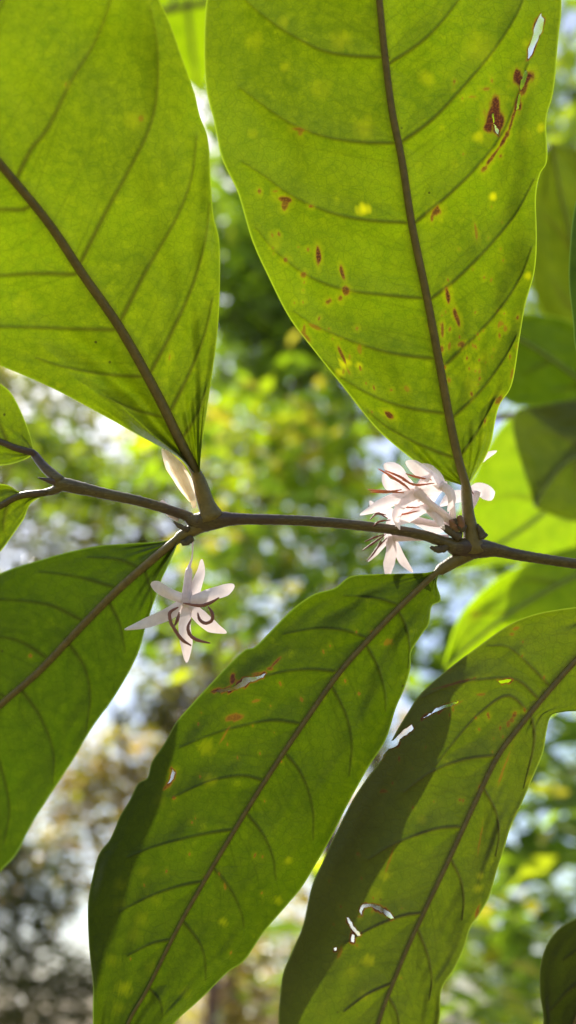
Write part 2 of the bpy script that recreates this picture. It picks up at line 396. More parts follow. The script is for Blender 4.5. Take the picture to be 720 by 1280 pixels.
# leaf 1: large leaf upper left
leaf(branch, O1,
  [(246, 592), (222, 545), (195, 490), (150, 410), (105, 345), (60, 278), (0, 205), (-60, 135), (-130, 55), (-190, -20), (-262, -118)],
  [(240, 590), (220, 570), (175, 545), (125, 517), (65, 485), (0, 457), (-60, 432), (-150, 385), (-230, 320), (-300, 225), (-330, 110), (-315, 0), (-262, -120)],
  [(250, 590), (252, 560), (262, 490), (269, 440), (273, 400), (275, 350), (274, 300), (267, 270), (263, 223), (260, 173), (250, 145), (242, 112), (227, 70), (210, 23), (185, -25), (140, -85), (70, -150), (0, -195), (-100, -215), (-200, -180), (-262, -120)],
  [[(20, 224), (40, 185), (60, 160), (90, 100), (120, 50), (138, 0), (145, -50)],
   [(100, 330), (130, 270), (160, 215), (185, 165), (196, 120), (197, 60), (188, 10)],
   [(150, 402), (185, 335), (222, 270), (240, 220), (246, 170)],
   [(188, 466), (215, 415), (240, 360), (256, 305), (262, 255)],
   [(214, 512), (240, 460), (257, 415), (266, 375)],
   [(230, 545), (248, 515), (258, 485)],
   [(-60, 130), (-30, 60), (0, 10), (30, -50)],
   [(30, 262), (0, 262), (-60, 268), (-150, 290)],
   [(92, 343), (50, 342), (0, 345), (-80, 355), (-170, 360)],
   [(143, 412), (90, 411), (0, 409), (-80, 412)],
   [(180, 471), (130, 468), (80, 459), (45, 448)],
   [(207, 522), (170, 513), (125, 494)]],
  [(0, .221), (.15, .217), (.4, .200), (.7, .172), (1, .160)], L_top, tilt=.004, cup=-.004, vw=3.0, mw=(13, 8), seed=3,
  spots=[(176, 148, 4, 4, 0, .55), (212, 447, 1.6, 5, 10, .6), (83, 105, 2, 2, 0, .6)], yellows=[(168, 150, 12, 0.15), (30, 382, 14, 0.12)],
  rib_from=[(266, 648, 30, .222), (258, 630, 22, .2218), (251, 608, 19, .2215), (246, 592, 15, .221)], wave=.0024, rim=.35, nu=440, nv=100,
  label='largest upper left leaf, glowing yellow green with brown midrib')

# leaf 2: large spotted leaf upper right
sp2 = [(616, 143, 9, 22, 12, 1), (622, 150, 8, 12, -5, 1), (610, 160, 6, 7, 0, 1), (647, 97, 6, 10, 0, 1), (662, 96, 6, 8, 20, 1), (655, 110, 4, 12, 15, .9),
  (628, 178, 2.5, 12, 30, .95), (620, 190, 2, 14, 35, .9), (612, 200, 3, 8, 35, .9), (605, 211, 3, 5, 40, .8), (640, 150, 1.6, 16, 15, .9), (644, 135, 1.6, 14, 8, .9), (625, 195, 2, 2.5, 0, .8), (634, 168, 3, 5, 20, .9),
  (607, 111, 6, 2.2, 0, .7), (590, 121, 5, 1.8, 0, .6), (546, 265, 6, 7, 40, .9), (540, 272, 2, 5, 0, .8),
  (355, 249, 9, 3.5, 8, .9), (356, 256, 4, 7, 20, .8), (374, 162, 8, 2.5, 10, .7), (375, 166, 3, 4, 0, .6), (388, 258, 3, 2, 0, .8), (345, 239, 3, 2, 0, .7),
  (398, 320, 3, 11, -3, .95), (428, 340, 2.6, 8, -15, .9), (432, 365, 5, 6, 0, .85), (426, 372, 3, 4, 0, .8), (410, 377, 3.5, 4, 0, .8), (385, 312, 2, 2.5, 0, .7),
  (357, 325, 3.5, 4, 0, .75), (379, 343, 3.5, 3.5, 0, .75), (560, 370, 3.5, 10, -12, .95), (570, 395, 2.8, 14, -20, .9), (553, 412, 1.6, 10, 0, .8), (552, 436, 2.5, 4, 0, .8), (577, 430, 4, 4, 0, .8),
  (562, 432, 2, 5, 0, .6), (562, 475, 2, 3, 0, .6), (487, 519, 6.5, 4, 35, .95), (428, 445, 2, 18, -22, .85), (381, 421, 3, 7, -40, .7), (392, 408, 8, 2.5, 25, .6), (595, 290, 1.6, 10, -8, .6), (380, 413, 2, 9, 5, .7),
  (624, 500, 5, 6, 30, .8), (640, 468, 2, 7, 10, .6), (655, 410, 2.5, 12, 10, .5), (625, 405, 3, 5, 20, .6), (632, 411, 2.5, 4, 0, .6), (324, 239, 2, 3, 0, .8), (450, 435, 3, 6, 0, .5), (508, 486, 4, 3, 30, .45), (447, 410, 2.6, 3, 0, .6)]
ye2 = [(455, 262, 8, 1), (616, 246, 6, .9), (431, 455, 7, .9), (449, 457, 5, .5), (456, 160, 14, 0.18), (426, 50, 14, 0.18), (354, 28, 8, 0.15), (355, 85, 6, 0.18), (534, 98, 10, 0.21), (598, 170, 8, .5), (676, 160, 6, .5), (425, 465, 6, .5), (660, 345, 5, .5), (315, 168, 6, 0.15), (343, 305, 10, 0.18), (660, 55, 8, 0.18),
  (596, 460, 9, 0.18), (590, 480, 9, 0.18), (605, 448, 8, 0.15), (320, 50, 12, 0.12), (400, 110, 14, 0.12), (600, 60, 20, 0.15), (655, 170, 12, 0.12)]
leaf(branch, O1,
  [(582, 606), (573, 575), (563, 530), (550, 460), (534, 375), (515, 283), (502, 200), (490, 140), (481, 70), (474, 0), (468, -60), (462, -140), (458, -235)],
  [(578, 607), (545, 595), (510, 570), (470, 535), (430, 485), (390, 435), (361, 396), (335, 345), (315, 300), (297, 240), (278, 199), (267, 150), (258, 112), (255, 65), (258, 0), (270, -60), (305, -130), (370, -195), (458, -240)],
  [(585, 607), (592, 597), (612, 560), (623, 510), (640, 480), (650, 420), (657, 380), (668, 340), (671, 300), (670, 246), (675, 218), (684, 199), (683, 150), (692, 112), (698, 47), (702, 0), (695, -60), (660, -130), (580, -200), (458, -240)],
  [[(484, 72), (440, 70), (400, 62), (350, 35), (310, 3), (290, -25)], [(493, 179), (450, 178), (410, 172), (370, 158), (335, 136), (300, 110)],
   [(513, 279), (455, 275), (410, 265), (365, 245), (330, 220), (303, 203)], [(530, 373), (480, 369), (430, 362), (385, 345), (345, 315), (320, 285)],
   [(546, 449), (490, 442), (440, 427), (395, 408), (368, 390)], [(556, 517), (510, 510), (470, 497), (430, 474), (405, 450)], [(566, 572), (525, 556), (485, 535), (460, 515)],
   [(486, 80), (530, 50), (565, 12), (590, -30)], [(499, 180), (540, 150), (580, 108), (620, 60), (648, 15), (660, -20)], [(516, 281), (560, 245), (600, 205), (630, 165), (648, 120), (660, 80)],
   [(535, 377), (570, 350), (610, 310), (645, 268), (668, 225)], [(551, 462), (590, 425), (625, 387), (652, 345), (665, 310)], [(564, 524), (600, 490), (630, 450), (646, 420)], [(574, 573), (600, 535), (618, 500)],
   [(474, -10), (420, -20), (370, -50), (330, -90)], [(472, -20), (520, -60), (570, -110)]],
  [(0, .222), (.1, .221), (.3, .216), (.6, .209), (.85, .198), (1, .192)], L_two, tilt=.004, cup=-.005, vw=2.5, mw=(11, 7), seed=11, nu=560, nv=130,
  spots=sp2, yellows=ye2, flecks=[(620, 440, 35, 60, 26), (560, 420, 40, 60, 14), (400, 420, 40, 50, 16), (355, 330, 30, 40, 8), (600, 150, 50, 60, 16), (590, 300, 40, 50, 10), (450, 500, 50, 40, 10), (620, 540, 14, 40, 6)],
  holes=[[(675, 18), (680, 24), (678, 38), (671, 52), (664, 68), (660, 76), (660, 62), (666, 45), (669, 30)], [(656, 88), (660, 90), (656, 104), (651, 114), (650, 104)], [(615, 142), (617, 141), (618, 155), (624, 163), (622, 170), (618, 162)], [(648, 118), (651, 120), (649, 136), (645, 138)]],
  rib_from=[(592, 690, 30, .223), (589, 668, 22, .2228), (585, 645, 16, .2225), (582, 606, 13, .222)],
  label='spotted upper right leaf with rusty brown flecks and a torn slit')

# leaf 3: left, drooping
leaf(branch, O1,
  [(222, 674), (190, 700), (150, 735), (105, 780), (50, 838), (0, 882), (-60, 940), (-130, 1010), (-235, 1125)],
  [(219, 673), (200, 677), (150, 680), (125, 682), (85, 690), (50, 700), (0, 717), (-80, 760), (-170, 840), (-235, 940), (-262, 1040), (-236, 1127)],
  [(223, 676), (218, 690), (208, 712), (200, 730), (185, 775), (170, 822), (145, 868), (115, 910), (90, 952), (65, 990), (40, 1030), (20, 1068), (0, 1090), (-20, 1120), (-70, 1155), (-150, 1165), (-235, 1130)],
  [[(135, 750), (150, 780), (157, 815)], [(180, 710), (188, 735), (190, 755)], [(82, 800), (105, 832), (113, 870), (108, 915)], [(25, 860), (50, 895), (67, 940), (66, 980)], [(-22, 905), (0, 955), (12, 1010), (5, 1055)],
   [(107, 778), (60, 756), (0, 750), (-50, 752)], [(150, 736), (100, 722), (50, 715)], [(62, 825), (20, 800), (-40, 795)], [(10, 873), (-30, 855), (-90, 850)], [(178, 712), (150, 700), (110, 697)]],
  [(0, .223), (.3, .243), (.7, .262), (1, .264)], L_dark, tilt=.002, cup=.004, vw=2.8, mw=(11, 4), seed=23, nu=380,
  spots=[(38, 820, 2, 2, 0, .7), (225, 690, 2, 6, 60, .6)], rib_from=[(262, 652, 20, .222), (244, 661, 17, .2225), (222, 674, 15, .223)], wave=.0010,
  label='left drooping leaf, plain deep green, cut off by the left edge')

# leaf 5: bottom centre
leaf(branch, O1,
  [(547, 714), (503, 755), (460, 800), (423, 842), (380, 903), (343, 958), (310, 1010), (265, 1085), (225, 1155), (185, 1235), (162, 1275), (140, 1330), (128, 1378)],
  [(545, 713), (531, 716), (500, 717), (462, 718), (437, 721), (418, 735), (392, 743), (366, 761), (342, 785), (319, 808), (305, 813), (285, 832), (262, 856), (240, 880), (220, 903), (205, 930), (190, 952), (184, 972), (172, 980), (162, 1000), (150, 1020), (138, 1048), (124, 1067), (116, 1095), (110, 1130), (111, 1180), (116, 1230), (116, 1270), (118, 1320), (127, 1380)],
  [(549, 716), (546, 730), (551, 750), (540, 758), (536, 780), (528, 792), (514, 815), (513, 835), (505, 862), (495, 885), (482, 925), (460, 960), (435, 1005), (415, 1045), (395, 1080), (378, 1108), (360, 1130), (330, 1165), (306, 1200), (285, 1215), (260, 1240), (243, 1256), (220, 1277), (195, 1310), (160, 1350), (129, 1382)],
  [[(497, 762), (508, 785), (512, 815), (510, 835)], [(457, 805), (473, 835), (481, 865), (482, 890)], [(415, 858), (433, 895), (440, 930), (437, 970)], [(357, 942), (378, 970), (391, 1010), (392, 1050)],
   [(307, 1015), (330, 1045), (342, 1075), (345, 1100)], [(267, 1085), (290, 1115), (303, 1145), (305, 1160)], [(229, 1152), (250, 1180), (257, 1205), (257, 1225)], [(186, 1235), (200, 1252), (204, 1270)],
   [(460, 798), (430, 788), (395, 786), (355, 793)], [(423, 840), (385, 837), (345, 842), (305, 856), (285, 866)], [(375, 905), (345, 901), (314, 905), (267, 918), (225, 935)], [(325, 975), (300, 970), (260, 978), (215, 998)],
   [(295, 1037), (260, 1042), (225, 1050), (190, 1060), (160, 1072)], [(252, 1103), (225, 1108), (190, 1120), (150, 1140)], [(215, 1175), (190, 1180), (160, 1195)], [(500, 757), (470, 748), (430, 745)]],
  [(0, .2225), (.15, .221), (.4, .215), (.7, .209), (1, .205)], L_mid, tilt=.008, cup=.0, vw=2.2, mw=(8, 2.6), flecks=[(300, 900, 60, 60, 12), (250, 1080, 90, 120, 14), (430, 820, 60, 60, 8)], seed=31, nu=560, nv=110,
  spots=[(291, 849, 3.5, 7, 8, 1), (297, 855, 4, 6, 0, .9), (293, 897, 10, 5, -8, .75), (272, 862, 9, 2.2, -12, .9), (345, 828, 9, 2, -45, .9), (338, 836, 4, 2.5, 0, .8), (320, 876, 5, 1.6, -15, .6), (485, 803, 6, 4, -15, .4), (322, 842, 10, 1.8, -5, .8), (215, 970, 5, 8, 10, .85), (210, 982, 7, 2.5, -40, .8), (424, 841, 2.5, 2.5, 0, .8), (465, 790, 1.5, 1.5, 0, .8), (240, 1028, 2, 2, 0, .7), (281, 918, 14, 1.5, -60, .5), (218, 998, 2, 2, 0, .7)],
  yellows=[(x, y, r_, s_) for x, y, r_, s_ in [(150, 1105, 9, 0.21), (180, 1090, 9, 0.21), (176, 1150, 10, 0.21), (168, 1170, 10, 0.18), (140, 1200, 9, 0.21), (155, 1235, 10, .4), (190, 1210, 9, 0.15), (150, 1130, 8, 0.18), (232, 1240, 8, 0.18), (278, 1152, 6, .5), (361, 1076, 6, .5), (348, 1125, 6, .4), (200, 1000, 8, 0.18), (262, 975, 9, .4), (195, 1125, 8, 0.18), (148, 1260, 9, 0.18), (258, 935, 10, .4)]],
  holes=[[(303, 847), (308, 846), (322, 846), (333, 841), (328, 847), (312, 853), (304, 857), (296, 861), (280, 865), (264, 865), (278, 861), (293, 858), (302, 852)], [(216, 962), (219, 966), (217, 974), (209, 980), (213, 973)]],
  rib_from=[(588, 690, 20, .223), (570, 700, 17, .2228), (547, 714, 14, .2225)],
  label='long leaf hanging at bottom centre with a small torn brown hole')

# leaf 6: bottom right
leaf(branch, O1,
  [(795, 766), (755, 795), (720, 825), (680, 870), (650, 907), (622, 945), (595, 1000), (563, 1070), (530, 1140), (510, 1183), (492, 1227), (476, 1270), (458, 1335), (440, 1425)],
  [(793, 764), (755, 757), (720, 759), (680, 765), (650, 774), (628, 786), (595, 810), (572, 827), (552, 843), (525, 868), (510, 890), (495, 915), (476, 950), (455, 978), (438, 1005), (418, 1045), (402, 1080), (389, 1110), (379, 1155), (365, 1190), (354, 1216), (350, 1245), (348, 1280), (352, 1330), (375, 1385), (438, 1427)],
  [(796, 768), (800, 800), (790, 840), (765, 872), (735, 887), (705, 890), (689, 895), (683, 915), (679, 940), (666, 972), (652, 1005), (639, 1032), (630, 1062), (622, 1086), (612, 1120), (600, 1142), (588, 1160), (580, 1185), (568, 1211), (552, 1238), (549, 1278), (535, 1330), (500, 1390), (441, 1427)],
  [[(571, 1034), (540, 1038), (492, 1056), (460, 1075)], [(528, 1142), (505, 1145), (470, 1158), (430, 1180)], [(492, 1229), (460, 1243), (430, 1265)], [(635, 870), (600, 892), (570, 925), (545, 957)], [(645, 850), (600, 850), (560, 858), (527, 872)], [(618, 945), (580, 950), (540, 965), (505, 990)],
   [(603, 983), (620, 1015), (624, 1045), (620, 1070)], [(563, 1073), (576, 1100), (580, 1125), (578, 1150)], [(522, 1162), (535, 1195), (540, 1225), (537, 1250)], [(486, 1247), (497, 1268), (500, 1290)], [(662, 890), (668, 915), (666, 940), (655, 985)], [(690, 860), (640, 812), (610, 808)]],
  [(0, .214), (.2, .213), (.5, .204), (.8, .198), (1, .194)], L_six, tilt=.004, cup=.0, vw=2.2, mw=(8, 2.6), flecks=[(560, 950, 70, 60, 14), (470, 1150, 60, 90, 14), (620, 850, 60, 50, 10)], seed=47, nu=560, nv=110, wave=.0010,
  spots=[(643, 893, 3, 5, 20, .8), (640, 900, 3, 3, 0, .7), (635, 905, 2.5, 4, 0, .7), (575, 1000, 1.8, 1.8, 0, .8), (480, 989, 6, 1.8, 0, .7), (645, 785, 5, 2, -20, .6), (640, 793, 3, 2, 0, .6), (630, 960, 1.6, 26, 20, .45), (565, 855, 26, 1.4, -15, .7), (600, 868, 6, 1.6, 0, .6), (596, 1145, 2.5, 12, 10, .8), (487, 1075, 1.5, 18, 18, .5), (600, 1050, 1.4, 20, 10, .35), (570, 880, 12, 1.5, -25, .5), (552, 840, 16, 1.3, -15, .4), (425, 1190, 2, 10, 20, .5)],
  yellows=[(600, 1095, 5, .5), (598, 1110, 6, .4), (548, 878, 10, 0.15), (460, 1200, 8, .4), (440, 1215, 9, 0.18), (470, 1120, 10, 0.21), (482, 1095, 7, .4), (528, 1025, 6, 0.18), (670, 980, 10, .5), (650, 1020, 8, .4), (455, 1245, 8, 0.18)],
  holes=[[(478, 934), (492, 925), (500, 916), (514, 906), (517, 911), (508, 918), (500, 924), (496, 931), (484, 938), (474, 950)], [(528, 898), (545, 886), (560, 880), (573, 876), (573, 878.5), (556, 885), (541, 892)], [(622, 851), (634, 849), (641, 850), (636, 852.5), (625, 854)], 
         [(449, 1138), (453, 1131), (463, 1129), (475, 1133), (487, 1141), (493, 1148), (489, 1149), (476, 1140), (464, 1133), (455, 1134), (451, 1144)], [(433, 1146), (436, 1147), (443, 1160), (451, 1168), (447, 1170), (438, 1160)], [(440, 1168), (443, 1169), (442, 1177), (439, 1176)], [(418, 1185), (421, 1184), (421, 1188), (418, 1188)]],
  rib_from=[(868, 716, 16, .215), (830, 742, 14, .210), (795, 766, 12, .206)],
  label='lower right leaf, half in shadow, with a jagged small tear')

# small leaves at the left fork
leaf(branch, O1, [(42, 566), (20, 560), (0, 552), (-60, 530), (-140, 505), (-230, 500)],
  [(44, 567), (30, 575), (18, 579), (0, 582), (-60, 585), (-140, 560), (-231, 502)],
  [(42, 563), (38, 545), (28, 518), (15, 493), (0, 479), (-50, 440), (-130, 440), (-230, 498)],
  [[(10, 555), (0, 530), (-5, 505)], [(-20, 545), (-40, 510), (-60, 480)], [(0, 553), (-10, 570)]], [(0, .226), (.3, .229), (1, .24)], L_top, wave=.0006, mw=(9, 3), seed=61, nu=200, nv=60,
  rib_from=[(76, 602, 15, .222), (55, 583, 12, .224), (42, 566, 10, .226)], ribmat=M_twig, label='small bright leaf at the fork, the upper of the two cut by the left edge')
leaf(branch, O1, [(56, 616), (25, 620), (0, 633), (-60, 670), (-140, 730), (-220, 800)],
  [(56, 618), (38, 630), (30, 648), (22, 660), (8, 680), (0, 690), (-60, 760), (-140, 800), (-221, 802)],
  [(54, 614), (40, 617), (23, 614), (2, 605), (-60, 610), (-140, 660), (-219, 798)],
  [[(10, 628), (5, 650), (5, 665)], [(-20, 645), (-30, 680), (-50, 710)], [(0, 632), (-20, 620)]], [(0, .224), (.3, .222), (1, .22)], L_top, wave=.0006, mw=(9, 3), seed=62, nu=200, nv=60,
  rib_from=[(80, 606, 14, .222), (68, 613, 11, .223), (56, 616, 9, .224)], ribmat=M_twig, label='small leaf at the fork, the lower of the two cut by the left edge')
# leaf at the right edge, mostly outside the frame
leaf(branch, O1, [(862, 700), (850, 560), (838, 430), (830, 300), (825, 150), (822, 20)],
  [(860, 640), (810, 560), (755, 490), (722, 443), (716, 400), (711, 350), (713, 300), (719, 255), (735, 190), (765, 100), (821, 20)],
  [(866, 640), (905, 560), (930, 460), (935, 350), (925, 220), (890, 110), (823, 20)],
  [[(840, 440), (790, 420), (740, 380)], [(832, 330), (780, 300), (735, 260)], [(850, 550), (800, 520), (750, 470)]], [(0, .226), (.5, .235), (1, .24)], L_back, wave=.0006, mw=(11, 4), seed=64, nu=260, nv=60,
  rib_from=[(866, 718, 14, .224), (864, 710, 12, .225), (862, 700, 11, .226)], label='narrow sliver of a dark leaf at the right edge beside the spotted leaf')

# stem: main run with swollen nodes and the fork at the left
def st(path, n=60, wob=.02): 
    p, r = ptube(path, n=n); return tube_geo(p, r, 14, wob)
stem = build_mixed('stem', [
  st([(1180, 800, 22, .225), (1000, 750, 20, .224), (866, 718, 17, .2235), (790, 712, 14, .223), (715, 704, 13, .2225), (650, 694, 14, .2225), (622, 688, 17, .2225), (605, 686, 23, .2225), (590, 685, 28, .2225), (572, 684, 25, .2222), (556, 678, 15, .222), (520, 667, 13, .222), (450, 657, 12.5, .222), (380, 651, 13, .222), (310, 649, 14, .222), (285, 649, 18, .222), (268, 650, 25, .222), (252, 652, 26, .222), (240, 650, 18, .222), (228, 643, 13, .222), (180, 628, 13, .222), (130, 617, 14, .222), (95, 609, 17, .222), (78, 605, 17, .222), (68, 601, 12, .222)], 420, .028),
], M_twig, branch, O1)
build_mixed('spur', [st([(76, 603, 9, .222), (66, 602, 8, .221), (55, 599, 4, .2205), (47, 597, 1, .220)], 14, .05)], M_twig_brown, branch, O1)
# nodes with stipules and scars
for (x, y, pts) in ((590, 685, [(560, 683), (549, 687), (538, 684)]), (255, 650, [(240, 672), (232, 678), (226, 677)])):
    build_mixed('stipule', [st([(pts[0][0], pts[0][1], 10, .2215), (pts[1][0], pts[1][1], 9, .221), (pts[2][0], pts[2][1], 4, .2205)], 16, .12)], M_node, branch, O1)
for pth in ([(236, 662, 7), (225, 658, 6), (217, 652, 2)], [(580, 662, 12), (572, 655, 10), (566, 648, 6)], [(575, 672, 12), (560, 662, 9), (550, 656, 5)], [(604, 672, 12), (600, 662, 7), (597, 655, 2)]):
    build_mixed('stipule', [st([(a, b, c, .2205) for a, b, c in pth], 16, .12)], M_node, branch, O1)
# bud
def petal_sheet(path, widths, cup=.25, d=None, roll=0., n=26, ns=9, pointed=.35):
    q = spline([p if len(p) == 3 else (*p, d) for p in path], n); c = P(q[:, 0], q[:, 1], q[:, 2])
    T = np.gradient(c, axis=0); T /= np.linalg.norm(T, axis=1)[:, None]
    sd = np.cross(T, FW); sd /= np.linalg.norm(sd, axis=1)[:, None]+1e-9; nn = np.cross(sd, T)
    ca, sa = math.cos(roll), math.sin(roll); A = sd*ca+nn*sa; B = nn*ca-sd*sa
    t = np.linspace(0, 1, n); ww = np.interp(t, np.linspace(0, 1, len(widths)), widths)
    ww = ww*np.clip((1.004-t)/pointed, 0, 1)**.42*.5*PX(q[:, 2])
    s = np.linspace(-1, 1, ns)
    V = c[:, None]+s[None, :, None]*ww[:, None, None]*A[:, None]+(cup*(s**2)[None, :, None]*ww[:, None, None])*B[:, None]
    ph = c[0, 0]*4000
    V = V+B[:, None]*(.10*ww[:, None]*np.sin(4*np.pi*s)[None]+.30*ww[:, None]*np.sin(ph+5*t[:, None]+1.6*s[None])+.25*ww.max()*(t[:, None]**3)*math.sin(ph*1.7))[..., None]
    V = V+A[:, None]*(.07*ww.max()*np.sin(ph+9*t))[:, None, None]
    idx = np.arange(n*ns).reshape(n, ns); F = np.stack([idx[:-1, :-1], idx[:-1, 1:], idx[1:, 1:], idx[1:, :-1]], -1).reshape(-1, 4)
    return V.reshape(-1, 3), F
bud = build_mixed('bud', [st([(243, 634, 5, .2205), (240, 622, 8, .220), (230, 603, 10, .2195), (216, 580, 9, .219), (206, 566, 5, .219), (203, 561, 2, .219)], 40, .03)], M_bud, branch, O1)
for k, off in enumerate((-4, 0, 4)):
    V, F = petal_sheet([(241+off*.2, 626, .2185), (230+off, 604, .2170), (216+off*1.1, 580, .2165), (204+off*.35, 562, .2180)], [7, 13, 14, 9], .55)
    link('bud_scale', mesh_np('bud_scale', V, F, O1), M_bud, bud)
build_mixed('bud', [st([(222, 650, 5, .2225), (213, 642, 9, .2235), (206, 633, 10, .224), (202, 626, 4, .2245)], 24, .03)], M_petal, branch, O1)

# flowers
def flower(tube, petals, stamens, mat, smat, sw=3.2, label=None):
    f = build_mixed('flower', [st(tube, 36, .02)], mat, branch, O1)
    if label: f['label'] = label
    for path, ws, *o in petals:
        V, F = petal_sheet(path, ws, *(o or (.35,))); link('petal', mesh_np('petal', V, F, O1), mat, f)
    for path in stamens:
        k = len(path); q = [(p[0], p[1], sw*(.45 if i < 1 else 1.2 if i < k-1 else .45), p[2]) for i, p in enumerate(path)]
        build_mixed('stamen', [st(q, 30, .11)], smat, f, O1)
    return f
c = .2165
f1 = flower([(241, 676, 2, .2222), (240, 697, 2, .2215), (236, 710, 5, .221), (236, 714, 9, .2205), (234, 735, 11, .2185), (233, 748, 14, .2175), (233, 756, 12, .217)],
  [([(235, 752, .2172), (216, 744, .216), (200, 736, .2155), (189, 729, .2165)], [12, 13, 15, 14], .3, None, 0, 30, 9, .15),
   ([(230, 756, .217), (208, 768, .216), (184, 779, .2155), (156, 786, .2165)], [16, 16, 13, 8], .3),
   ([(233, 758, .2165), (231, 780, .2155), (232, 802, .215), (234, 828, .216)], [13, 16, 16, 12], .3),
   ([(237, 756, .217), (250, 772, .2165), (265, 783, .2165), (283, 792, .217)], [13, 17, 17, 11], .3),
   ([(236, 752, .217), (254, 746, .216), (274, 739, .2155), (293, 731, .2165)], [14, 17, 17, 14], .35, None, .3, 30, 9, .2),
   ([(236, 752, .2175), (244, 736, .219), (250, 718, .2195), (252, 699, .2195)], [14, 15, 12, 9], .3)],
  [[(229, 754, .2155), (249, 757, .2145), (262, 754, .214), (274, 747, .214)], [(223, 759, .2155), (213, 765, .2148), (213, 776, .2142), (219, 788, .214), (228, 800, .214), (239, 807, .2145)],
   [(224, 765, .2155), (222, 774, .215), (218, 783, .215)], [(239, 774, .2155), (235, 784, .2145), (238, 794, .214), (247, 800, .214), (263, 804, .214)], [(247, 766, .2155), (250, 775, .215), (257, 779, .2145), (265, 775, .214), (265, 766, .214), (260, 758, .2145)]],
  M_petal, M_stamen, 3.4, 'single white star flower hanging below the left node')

fd = .2185
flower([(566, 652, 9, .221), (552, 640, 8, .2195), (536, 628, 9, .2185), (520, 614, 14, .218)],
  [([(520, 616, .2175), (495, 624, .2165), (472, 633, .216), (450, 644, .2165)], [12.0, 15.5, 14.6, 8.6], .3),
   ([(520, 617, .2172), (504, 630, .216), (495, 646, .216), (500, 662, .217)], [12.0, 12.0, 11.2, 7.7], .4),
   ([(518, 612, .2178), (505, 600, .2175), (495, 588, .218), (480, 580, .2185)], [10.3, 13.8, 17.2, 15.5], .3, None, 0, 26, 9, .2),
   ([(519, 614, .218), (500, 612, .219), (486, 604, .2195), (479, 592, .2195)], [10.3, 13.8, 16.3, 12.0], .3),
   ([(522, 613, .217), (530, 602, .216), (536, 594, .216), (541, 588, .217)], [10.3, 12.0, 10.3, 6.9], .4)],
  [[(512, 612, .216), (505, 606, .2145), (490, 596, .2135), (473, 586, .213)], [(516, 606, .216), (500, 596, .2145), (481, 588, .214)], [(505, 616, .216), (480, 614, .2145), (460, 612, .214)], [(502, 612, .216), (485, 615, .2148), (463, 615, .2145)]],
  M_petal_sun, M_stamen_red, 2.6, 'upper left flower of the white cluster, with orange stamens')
flower([(566, 650, 9, .221), (565, 634, 8, .2195), (562, 616, 9, .2185), (550, 606, 12, .218)],
  [([(552, 608, .2175), (535, 594, .2165), (520, 584, .2165), (507, 577, .217)], [12.0, 15.5, 16.3, 12.9], .3, None, 0, 26, 9, .2),
   ([(550, 608, .2175), (534, 612, .2175), (520, 622, .218), (510, 634, .2185)], [11.2, 15.5, 13.8, 8.6], .3),
   ([(552, 604, .2185), (545, 594, .2195), (535, 586, .220), (526, 580, .2205)], [10.3, 13.8, 13.8, 10.3], .3),
   ([(553, 606, .217), (562, 614, .2162), (565, 628, .2162), (560, 640, .217)], [9.5, 12.0, 10.3, 6.9], .4)],
  [[(540, 600, .2165), (520, 596, .215), (507, 592, .2145)], [(543, 604, .2165), (520, 606, .215), (503, 600, .2145)]],
  M_petal_sun, M_stamen_red, 2.4, 'flower of the white cluster nearest the leaf stalk')
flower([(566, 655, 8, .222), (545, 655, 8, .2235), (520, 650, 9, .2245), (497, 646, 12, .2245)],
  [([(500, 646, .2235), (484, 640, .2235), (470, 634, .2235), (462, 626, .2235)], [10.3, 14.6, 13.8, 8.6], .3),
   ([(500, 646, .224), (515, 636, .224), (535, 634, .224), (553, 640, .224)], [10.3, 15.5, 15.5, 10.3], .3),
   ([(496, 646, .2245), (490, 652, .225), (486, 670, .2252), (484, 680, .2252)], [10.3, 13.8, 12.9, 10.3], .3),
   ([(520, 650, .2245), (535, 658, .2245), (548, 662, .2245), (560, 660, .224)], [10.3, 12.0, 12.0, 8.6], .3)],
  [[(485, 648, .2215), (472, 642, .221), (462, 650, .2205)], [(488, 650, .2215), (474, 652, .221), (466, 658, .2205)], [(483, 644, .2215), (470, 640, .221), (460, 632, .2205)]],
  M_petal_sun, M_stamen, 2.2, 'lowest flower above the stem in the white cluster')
flower([(560, 672, 8, .2255), (530, 672, 8, .2262), (505, 672, 9, .2262), (490, 672, 11, .226)],
  [([(489, 670, .2255), (489, 688, .225), (487, 704, .225), (484, 723, .2255)], [11.2, 13.8, 14.6, 11.2], .35),
   ([(488, 672, .226), (476, 684, .226), (468, 694, .2262), (460, 702, .2265)], [7.7, 6.9, 6.0, 4.3], .3),
   ([(490, 672, .226), (498, 690, .2275), (506, 704, .229), (516, 716, .230)], [8.6, 10.3, 10.3, 7.7], .3)],
  [[(482, 668, .225), (472, 675, .2245), (462, 682, .224), (453, 688, .224)], [(484, 672, .225), (474, 682, .2245), (466, 692, .224)], [(480, 668, .225), (468, 672, .2245), (456, 677, .224)], [(478, 672, .225), (468, 690, .2245), (458, 702, .224)]],
  M_petal, M_stamen, 2.2, 'flower hanging just below the stem near the right node')
flower([(572, 660, 8, .223), (585, 640, 8, .2265), (593, 625, 9, .228), (596, 615, 10, .2285)],
  [([(590, 618, .2285), (598, 612, .228), (607, 614, .228), (615, 625, .228)], [12.9, 17.2, 18.1, 15.5], .3, None, 0, 26, 9, .2),
   ([(574, 596, .2285), (590, 582, .229), (605, 571, .229), (621, 564, .2285)], [6.9, 8.6, 10.3, 8.6], .3),
   ([(590, 622, .2285), (575, 620, .229), (560, 625, .229), (550, 632, .229)], [10.3, 15.5, 15.5, 10.3], .3)],
  [[(592, 618, .2265), (585, 606, .226), (580, 598, .2255)]], M_petal_sun, M_stamen, 2.2, 'flower behind the leaf stalk with one round petal showing at its right')
